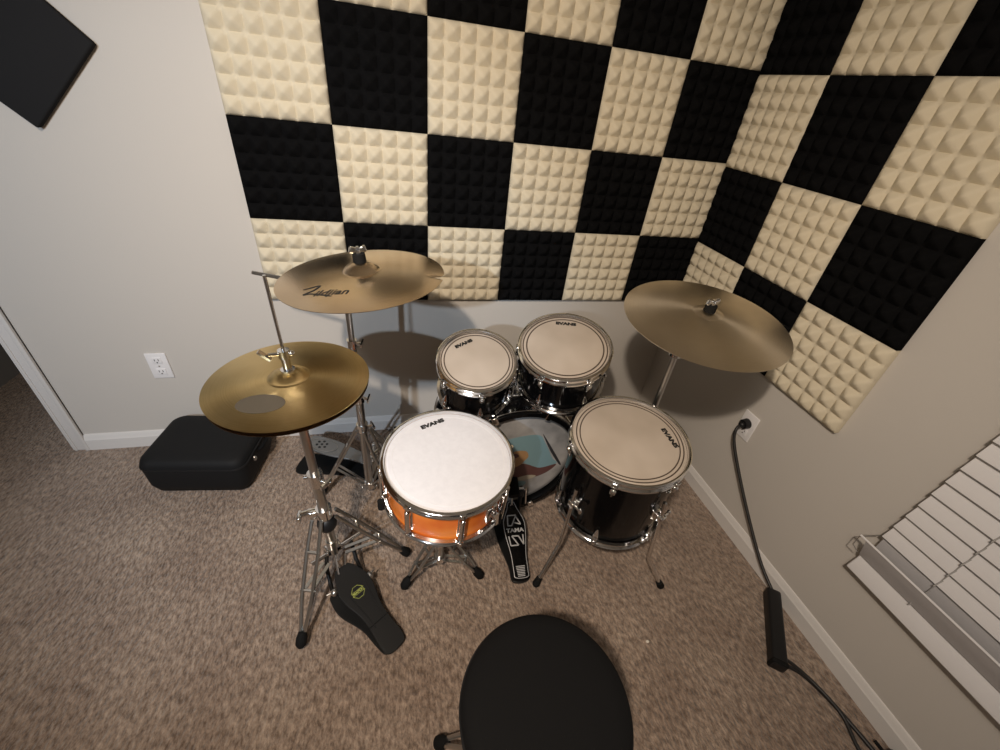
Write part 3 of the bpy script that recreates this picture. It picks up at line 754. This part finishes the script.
# crash stand
KB = V((-1.503, -.415, 0))
ks = thing('boom_cymbal_stand', 'chrome boom cymbal stand behind the hi-hat, holding the crash cymbal', 'cymbal stand', loc=KB)
MB().cyl((0, 0, .05), (0, 0, .52), .0150, n=20).build('lower_tube', 'dull_chrome', ks)
MB().cyl((0, 0, .50), (0, 0, .74), .0125, n=20).build('middle_tube', 'dull_chrome', ks)
MB().cyl((0, 0, .72), (0, 0, .92), .0100, n=20).build('upper_tube', 'dull_chrome', ks)
q = MB(); q.cyl((0, 0, .50), (0, 0, .535), .020, n=18); wing(q, (.015, -.004, .515), (1, -.25, .1)); q.build('height_clamp', 'chrome', ks)
q = MB(); q.cyl((0, 0, .36), (0, 0, .395), .021, n=18)
wing(q, (.018, 0, .378), (1, .3, 0)); q.build('leg_collar', 'chrome', ks)
q = MB(); q.cyl((0, 0, .725), (0, 0, .755), .0165, n=18); wing(q, (.012, -.0, .738), (1, -.2, .15)); q.build('height_clamp', 'chrome', ks)
q = MB(); q.cyl((0, 0, .905), (0, 0, .928), .014, n=16); q.cyl((-.012, -.018, .938), (.016, .012, .938), .017, n=18); wing(q, (.014, -.012, .925), (1, -.6, -.2)); q.build('boom_clamp', 'chrome', ks)
bA = V((-1.765, -.348, .951)) - KB; bB = V((-1.425, -.50, .948)) - KB
MB().cyl(bA, bB, .0058, n=14).build('boom_arm', 'dull_chrome', ks)
CC = CM @ V((0, 0, .018)) - KB; cn = (CM.to_3x3() @ V((0, 0, 1)))
q = MB(); q.ball(bB, .014); q.tube([bB, CC - cn * .05, CC - cn * .03], .007, 10); q.cyl(CC - cn * .05, CC - cn * .01, .0095, n=14); q.build('tilter', 'chrome', ks)
q = MB(); q.cyl(CC - cn * .012, CC - cn * .001, .016, n=20); q.cyl(CC - cn * .012, CC + cn * .03, .0035, n=10); q.build('felt_washer', 'rubber', ks)
for f in ((-1.700, -.410, .018), (-1.375, -.255, .018), (-1.372, -.530, .018)):
    d = (V(f) - KB); d.z = 0; d.normalize()
    leg2(ks, KB, KB + d * .02 + V((0, 0, .37)), KB + d * .02 + V((0, 0, .07)), f, gap=.028, w=.011)
q = MB(); q.cyl((0, 0, .04), (0, 0, .075), .019, n=16)
for s in (-1, 1): q.ball((s * .028, -.01, .05), .007, 10)
q.build('base_collar', 'chrome', ks)

# ride stand
RB = V((-.470, -.660, 0))
rs_ = thing('cymbal_stand', 'straight chrome cymbal stand behind the floor tom, holding the ride cymbal', 'cymbal stand', loc=RB)
MB().cyl((0, 0, .05), (0, 0, .50), .0145, n=20).build('lower_tube', 'dull_chrome', rs_)
MB().cyl((0, 0, .48), (0, 0, .815), .0105, n=20).build('upper_tube', 'dull_chrome', rs_)
q = MB(); q.cyl((0, 0, .48), (0, 0, .515), .020, n=18); wing(q, (.0, .018, .50), (0, 1, 0)); q.build('height_clamp', 'chrome', rs_)
RC = RM @ V((0, 0, .016)) - RB; rn = RM.to_3x3() @ V((0, 0, 1))
q = MB(); q.cyl((0, 0, .808), (0, 0, .818), .020, n=20); q.cyl((0, 0, .815), (0, 0, .845), .011, n=14); q.ball((0, 0, .855), .018)
q.tube([V((0, 0, .86)), RC - rn * .05, RC - rn * .03], .0075, 10); q.cyl(RC - rn * .05, RC - rn * .012, .010, n=14); q.build('tilter', 'chrome', rs_)
q = MB(); q.cyl(RC - rn * .013, RC - rn * .001, .016, n=20); q.cyl(RC - rn * .012, RC + rn * .025, .0035, n=10); q.build('felt_washer', 'rubber', rs_)
for a in (100, 215, 335):
    u = V((math.cos(math.radians(a)), math.sin(math.radians(a)), 0))
    leg2(rs_, RB, RB + u * .02 + V((0, 0, .32)), RB + u * .02 + V((0, 0, .07)), RB + u * .21 + V((0, 0, .018)), gap=.026, w=.010)

# ------------------------------------------------------------------ bass drum pedal (front)
PB = V((-.95, -.74, 0))
pd = thing('bass_drum_pedal', 'black kick drum pedal with silver lettered footboard, in front of the bass drum', 'drum pedal', loc=PB)
footboard(pd, PB, (-.955, -.60, .014), (-.958, -.900, .012), [(0, .052), (.2, .056), (.5, .050), (.8, .034), (1, .030)], .010, 'black_metal', 'base_plate')
fo, fm_, L = footboard(pd, PB, (-.944, -.632, .118), (-.957, -.905, .026), [(0, .013), (.12, .026), (.28, .045), (.45, .044), (.7, .033), (.9, .031), (1.0, .026)], .006, 'black_lacquer')
q = MB()
bw = [(0.02, .011), (.12, .0215), (.28, .0405), (.45, .0395), (.7, .0285), (.9, .0265), (.975, .022)]
pts = [(-w_, t * L) for t, w_ in bw] + [(w_, t * L) for t, w_ in reversed(bw)]
P_ = spline([(a, b, 0) for a, b in pts + [pts[0]]], 5)[:-1]
ring_line(q, [(a.x, a.y) for a in P_], .0013, fm_); q.build('border_line', 'silver', fo)
# rotated T-like emblem in silver strokes
q = MB()
def stroke(pts, w=.0045):
    for (x0, y0), (x1, y1) in zip(pts, pts[1:]):
        q.bar(fm_ @ V((x0, y0, .0004)), fm_ @ V((x1, y1, .0004)), w, .0008, (fm_.to_3x3() @ V((0, 0, 1))).cross(fm_.to_3x3() @ V((x1 - x0, y1 - y0, 0))))
F = L
# board x axis points to the drummer's left or right depending on the frame: sgn makes +u the right in view
sg = 1 if (fm_.to_3x3() @ V((1, 0, 0))).x > 0 else -1
def U(pts): return [(sg * a, b * F) for a, b in pts]
stroke(U([(-.026, .34), (-.022, .20), (.012, .20), (-.010, .335), (-.026, .335)]))
stroke(U([(.010, .215), (.026, .325), (.002, .30)]))
q.build('emblem', 'silver', fo)
q = MB()
stroke(U([(-.028, .47), (-.024, .59), (.006, .59), (-.016, .47), (.010, .475), (.026, .585), (.028, .46)]))
q.build('emblem', 'silver', fo)
text('brand_print', 'TAMA', .020, 'silver', fo, fm_ @ Matrix.Translation((0, .40 * L, .0006)) @ Matrix.Rotation(PI if sg < 0 else 0, 4, 'Z') @ Matrix.Rotation(0 if sg < 0 else PI, 4, 'Z') @ Matrix.Diagonal((1, 1, 1, 1)), bold=.0007, ex=.0003, sx=1.25)

q = MB()
for k in range(7): q.bar(fm_ @ V((-.017 + .0006 * k, (.845 + .019 * k) * L, .0006)), fm_ @ V((.017 - .0006 * k, (.845 + .019 * k) * L, .0006)), .0028, .001, (fm_.to_3x3() @ V((0, 1, 0))))
q.build('heel_grip', 'silver', fo)
q = MB()
for x in (-.985, -.895): q.box(V((x, -.605, .085)) - PB, (.014, .024, .15), bev=.004)
q.build('post', 'black_metal', pd)
q = MB(); q.cyl(V((-.995, -.605, .150)) - PB, V((-.878, -.605, .150)) - PB, .006, n=14); q.cyl(V((-.955, -.605, .150)) - PB, V((-.925, -.605, .150)) - PB, .017, n=20)
q.cyl(V((-.878, -.605, .155)) - PB, V((-.872, -.612, .07)) - PB, .006, n=12)
q.build('axle', 'chrome', pd)
q = MB(); q.tube([V((-.94, -.622, .155)) - PB, V((-.942, -.645, .112)) - PB], .004, 8); q.build('chain', 'dull_chrome', pd)
q = MB(); q.cyl(V((-.94, -.605, .150)) - PB, V((-.972, -.700, .285)) - PB, .004, n=10)
bt = q.build('beater_shaft', 'chrome', pd)
MB().cyl(V((-.972, -.670, .295)) - PB, V((-.972, -.730, .272)) - PB, .024, .021, n=24).build('beater', 'black_cloth', bt)
MB().box(V((-.905, -.615, .150)) - PB, (.030, .026, .034), bev=.005).build('cam_block', 'black_plastic', pd)
MB().box(V((-.905, -.615, .169)) - PB, (.028, .010, .004), bev=.001).build('cam_cap', 'plate', pd)

# slave pedal
QB = V((-1.66, -.22, 0))
sp = thing('drum_pedal', 'grey drum pedal with a hole-pierced footboard, on floor behind the hi-hat stand', 'drum pedal', loc=QB)
footboard(sp, QB, (-1.81, -.205, .012), (-1.45, -.30, .012), [(0, .056), (.3, .054), (.6, .046), (1, .05)], .011, 'rubber', 'base_plate')
fo, fm_, L = footboard(sp, QB, (-1.775, -.150, .088), (-1.490, -.285, .058), [(0, .030), (.1, .042), (.35, .046), (.6, .036), (.72, .030), (.95, .030), (1, .026)], .008, 'grey_metal')
q = MB()
for i, n_ in enumerate((2, 3, 2)):
    for k in range(n_):
        c = fm_ @ V(((k - (n_ - 1) / 2) * .019, .045 + i * .019, 0)); z_ = fm_.to_3x3() @ V((0, 0, 1)); q.cyl(c - z_ * .001, c + z_ * .0008, .0058, n=14)
q.build('grip_hole', 'plate_dark', fo)
q = MB(); el = [(.036 * math.cos(a), .074 + .062 * math.sin(a)) for a in [2 * PI * k / 28 for k in range(28)]]
ring_line(q, el, .0012, fm_); q.build('ridge', 'dull_chrome', fo)
q = MB()
for y in (-.255, -.335): q.box(V((-1.485, y, .075)) - QB, (.02, .014, .12), bev=.004)
q.cyl(V((-1.485, -.24, .125)) - QB, V((-1.485, -.36, .125)) - QB, .006, n=12); q.build('post', 'dull_chrome', sp)
q = MB(); q.cyl(V((-1.50, -.295, .10)) - QB, V((-1.47, -.295, .10)) - QB, .02, n=18); q.build('cam', 'chrome', sp)

# ------------------------------------------------------------------ throne
TB = V((-1.100, -1.385, 0))
tn = thing('drum_throne', 'round black padded drum stool in the foreground', 'stool', loc=TB)
Rt = .166
seat = []
for r, z in ((.0001, .505), (Rt * .5, .504), (Rt * .8, .501), (Rt * .93, .496), (Rt * .985, .488), (Rt, .474), (Rt, .440), (Rt * .985, .428), (Rt * .95, .422), (.0001, .420)): seat.append((r, z))
MB().lathe(seat, 96).build('seat', 'black_cloth', tn, angle=60)
MB().lathe([(Rt * .998, .4765), (Rt + .0025, .4745), (Rt + .0025, .4715), (Rt * .998, .4695)], 96).build('piping', 'black_plastic', tn)
MB().cyl((0, 0, .09), (0, 0, .425), .0135, n=18).build('post', 'dull_chrome', tn)
q = MB(); q.cyl((0, 0, .26), (0, 0, .30), .022, n=18); q.cyl((0, 0, .08), (0, 0, .105), .021, n=18); wing(q, (.0, -.018, .28), (0, -1, 0)); q.build('leg_collar', 'chrome', tn)
for f in ((-1.300, -1.290, .018), (-1.02, -1.585, .018), (-.955, -1.285, .018)):
    d = (V(f) - TB); d.z = 0; d.normalize()
    leg2(tn, TB, TB + d * .02 + V((0, 0, .28)), TB + d * .02 + V((0, 0, .09)), f, gap=.030, w=.012)

# ------------------------------------------------------------------ bag
bg = thing('equipment_bag', 'black soft-sided equipment bag on carpet against the back wall', 'bag', loc=(-2.148, -.188, 0))
def rrect(hx, hy, rc, n=8):
    o = []
    for cx, cy, a0 in ((hx - rc, hy - rc, 0), (-hx + rc, hy - rc, 90), (-hx + rc, -hy + rc, 180), (hx - rc, -hy + rc, 270)):
        for k in range(n + 1):
            a = math.radians(a0 + 90 * k / n); o.append((cx + rc * math.cos(a), cy + rc * math.sin(a)))
    return o
lay = [(0.004, .160, .115, .03), (.012, .176, .134, .035), (.05, .188, .146, .04), (.13, .192, .149, .045), (.160, .190, .148, .045), (.176, .184, .142, .045), (.184, .170, .130, .04), (.188, .13, .09, .04), (.189, .05, .03, .02)]
vs = []; n = 36
for z, hx, hy, rc in lay: vs += [V((x, y, z)) for x, y in rrect(hx, hy, rc)]
fs = [(i * n + k, i * n + (k + 1) % n, (i + 1) * n + (k + 1) % n, (i + 1) * n + k) for i in range(len(lay) - 1) for k in range(n)]
fs += [tuple(reversed(range(n))), tuple(range((len(lay) - 1) * n, len(lay) * n))]
RZ = Matrix.Rotation(-.12, 3, 'Z')
bo = MB().add([RZ @ v for v in vs], fs).build('body', 'bag_cloth', bg, angle=60)
rr = rrect(.192, .149, .045)
MB().tube([RZ @ V((x, y, .145)) for x, y in rr + [rr[0]]], .0035, 8).build('zipper', 'black_plastic', bg)
MB().ball(RZ @ V((.193, -.055, .115)), .009, 12, sc=(1, 1, 1.4)).build('snap_button', 'dull_chrome', bg)
q = MB(); q.tube(spline([RZ @ V(p) for p in ((.186, -.02, .12), (.206, .0, .13), (.206, .05, .13), (.186, .07, .12))], 5), .007, 8); q.build('handle', 'black_cloth', bg)

# lint
tag(MB().ball((-.589, -1.167, .005), .006, 10, sc=(1, .8, .6)).build('crumb', 'lint'), 'tiny white crumb on the carpet right of the stool', 'crumb')

# ------------------------------------------------------------------ light
def spot(name, loc, to, e, col, r, deg, blend):
    l = bpy.data.lights.new(name, 'SPOT'); l.energy = e; l.color = col; l.shadow_soft_size = r
    l.spot_size = math.radians(deg); l.spot_blend = blend
    o = bpy.data.objects.new(name, l); o.location = loc; C.objects.link(o)
    o.rotation_euler = (V(to) - V(loc)).to_track_quat('-Z', 'Y').to_euler(); return o
spot('ceiling_bulb_warm', (-1.75, -1.95, 2.20), (-1.02, -.42, .80), 84, (1, .84, .68), .035, 106, 1.)
spot('ceiling_bulb_cool', (-2.50, -3.00, 2.02), (-1.93, -.40, .80), 100, (.72, .85, 1), .030, 47, .6)
al = bpy.data.lights.new('ceiling_fill', 'AREA'); al.shape = 'DISK'; al.size = .5; al.energy = 9; al.color = (1, .92, .84)  # soft fill added below the ceiling to raise the ambient level
ao = bpy.data.objects.new('ceiling_fill', al); ao.location = (-1.8, -2.1, 2.40); C.objects.link(ao)
wd = bpy.data.worlds.new('night'); bpy.context.scene.world = wd; wd.use_nodes = True
wd.node_tree.nodes['Background'].inputs['Color'].default_value = (.02, .025, .04, 1); wd.node_tree.nodes['Background'].inputs['Strength'].default_value = .3

# ------------------------------------------------------------------ camera
cam = bpy.data.cameras.new('camera'); co = bpy.data.objects.new('camera', cam); C.objects.link(co)
cam.sensor_width = 36; cam.sensor_fit = 'HORIZONTAL'; cam.lens = 398.3157 / 1000 * 36; cam.clip_start = .02
RC_ = [[0.9714699, -0.2157865, 0.0983995], [-0.0413683, -0.5627217, -0.8256107], [0.2335272, 0.7979853, -0.5555939]]
x_, y_, z_ = [V(r) for r in RC_]
mm = Matrix((x_, -y_, -z_)).transposed().to_4x4(); mm.translation = V((-1.34087712, -1.62100207, 1.42895594)); co.matrix_world = mm
sc = bpy.context.scene; sc.camera = co
sc.view_settings.view_transform = 'Standard'; sc.view_settings.look = 'None'; sc.view_settings.gamma = 1; sc.view_settings.exposure = .70
sc.view_settings.use_curve_mapping = False
sc.cycles.max_bounces = 8
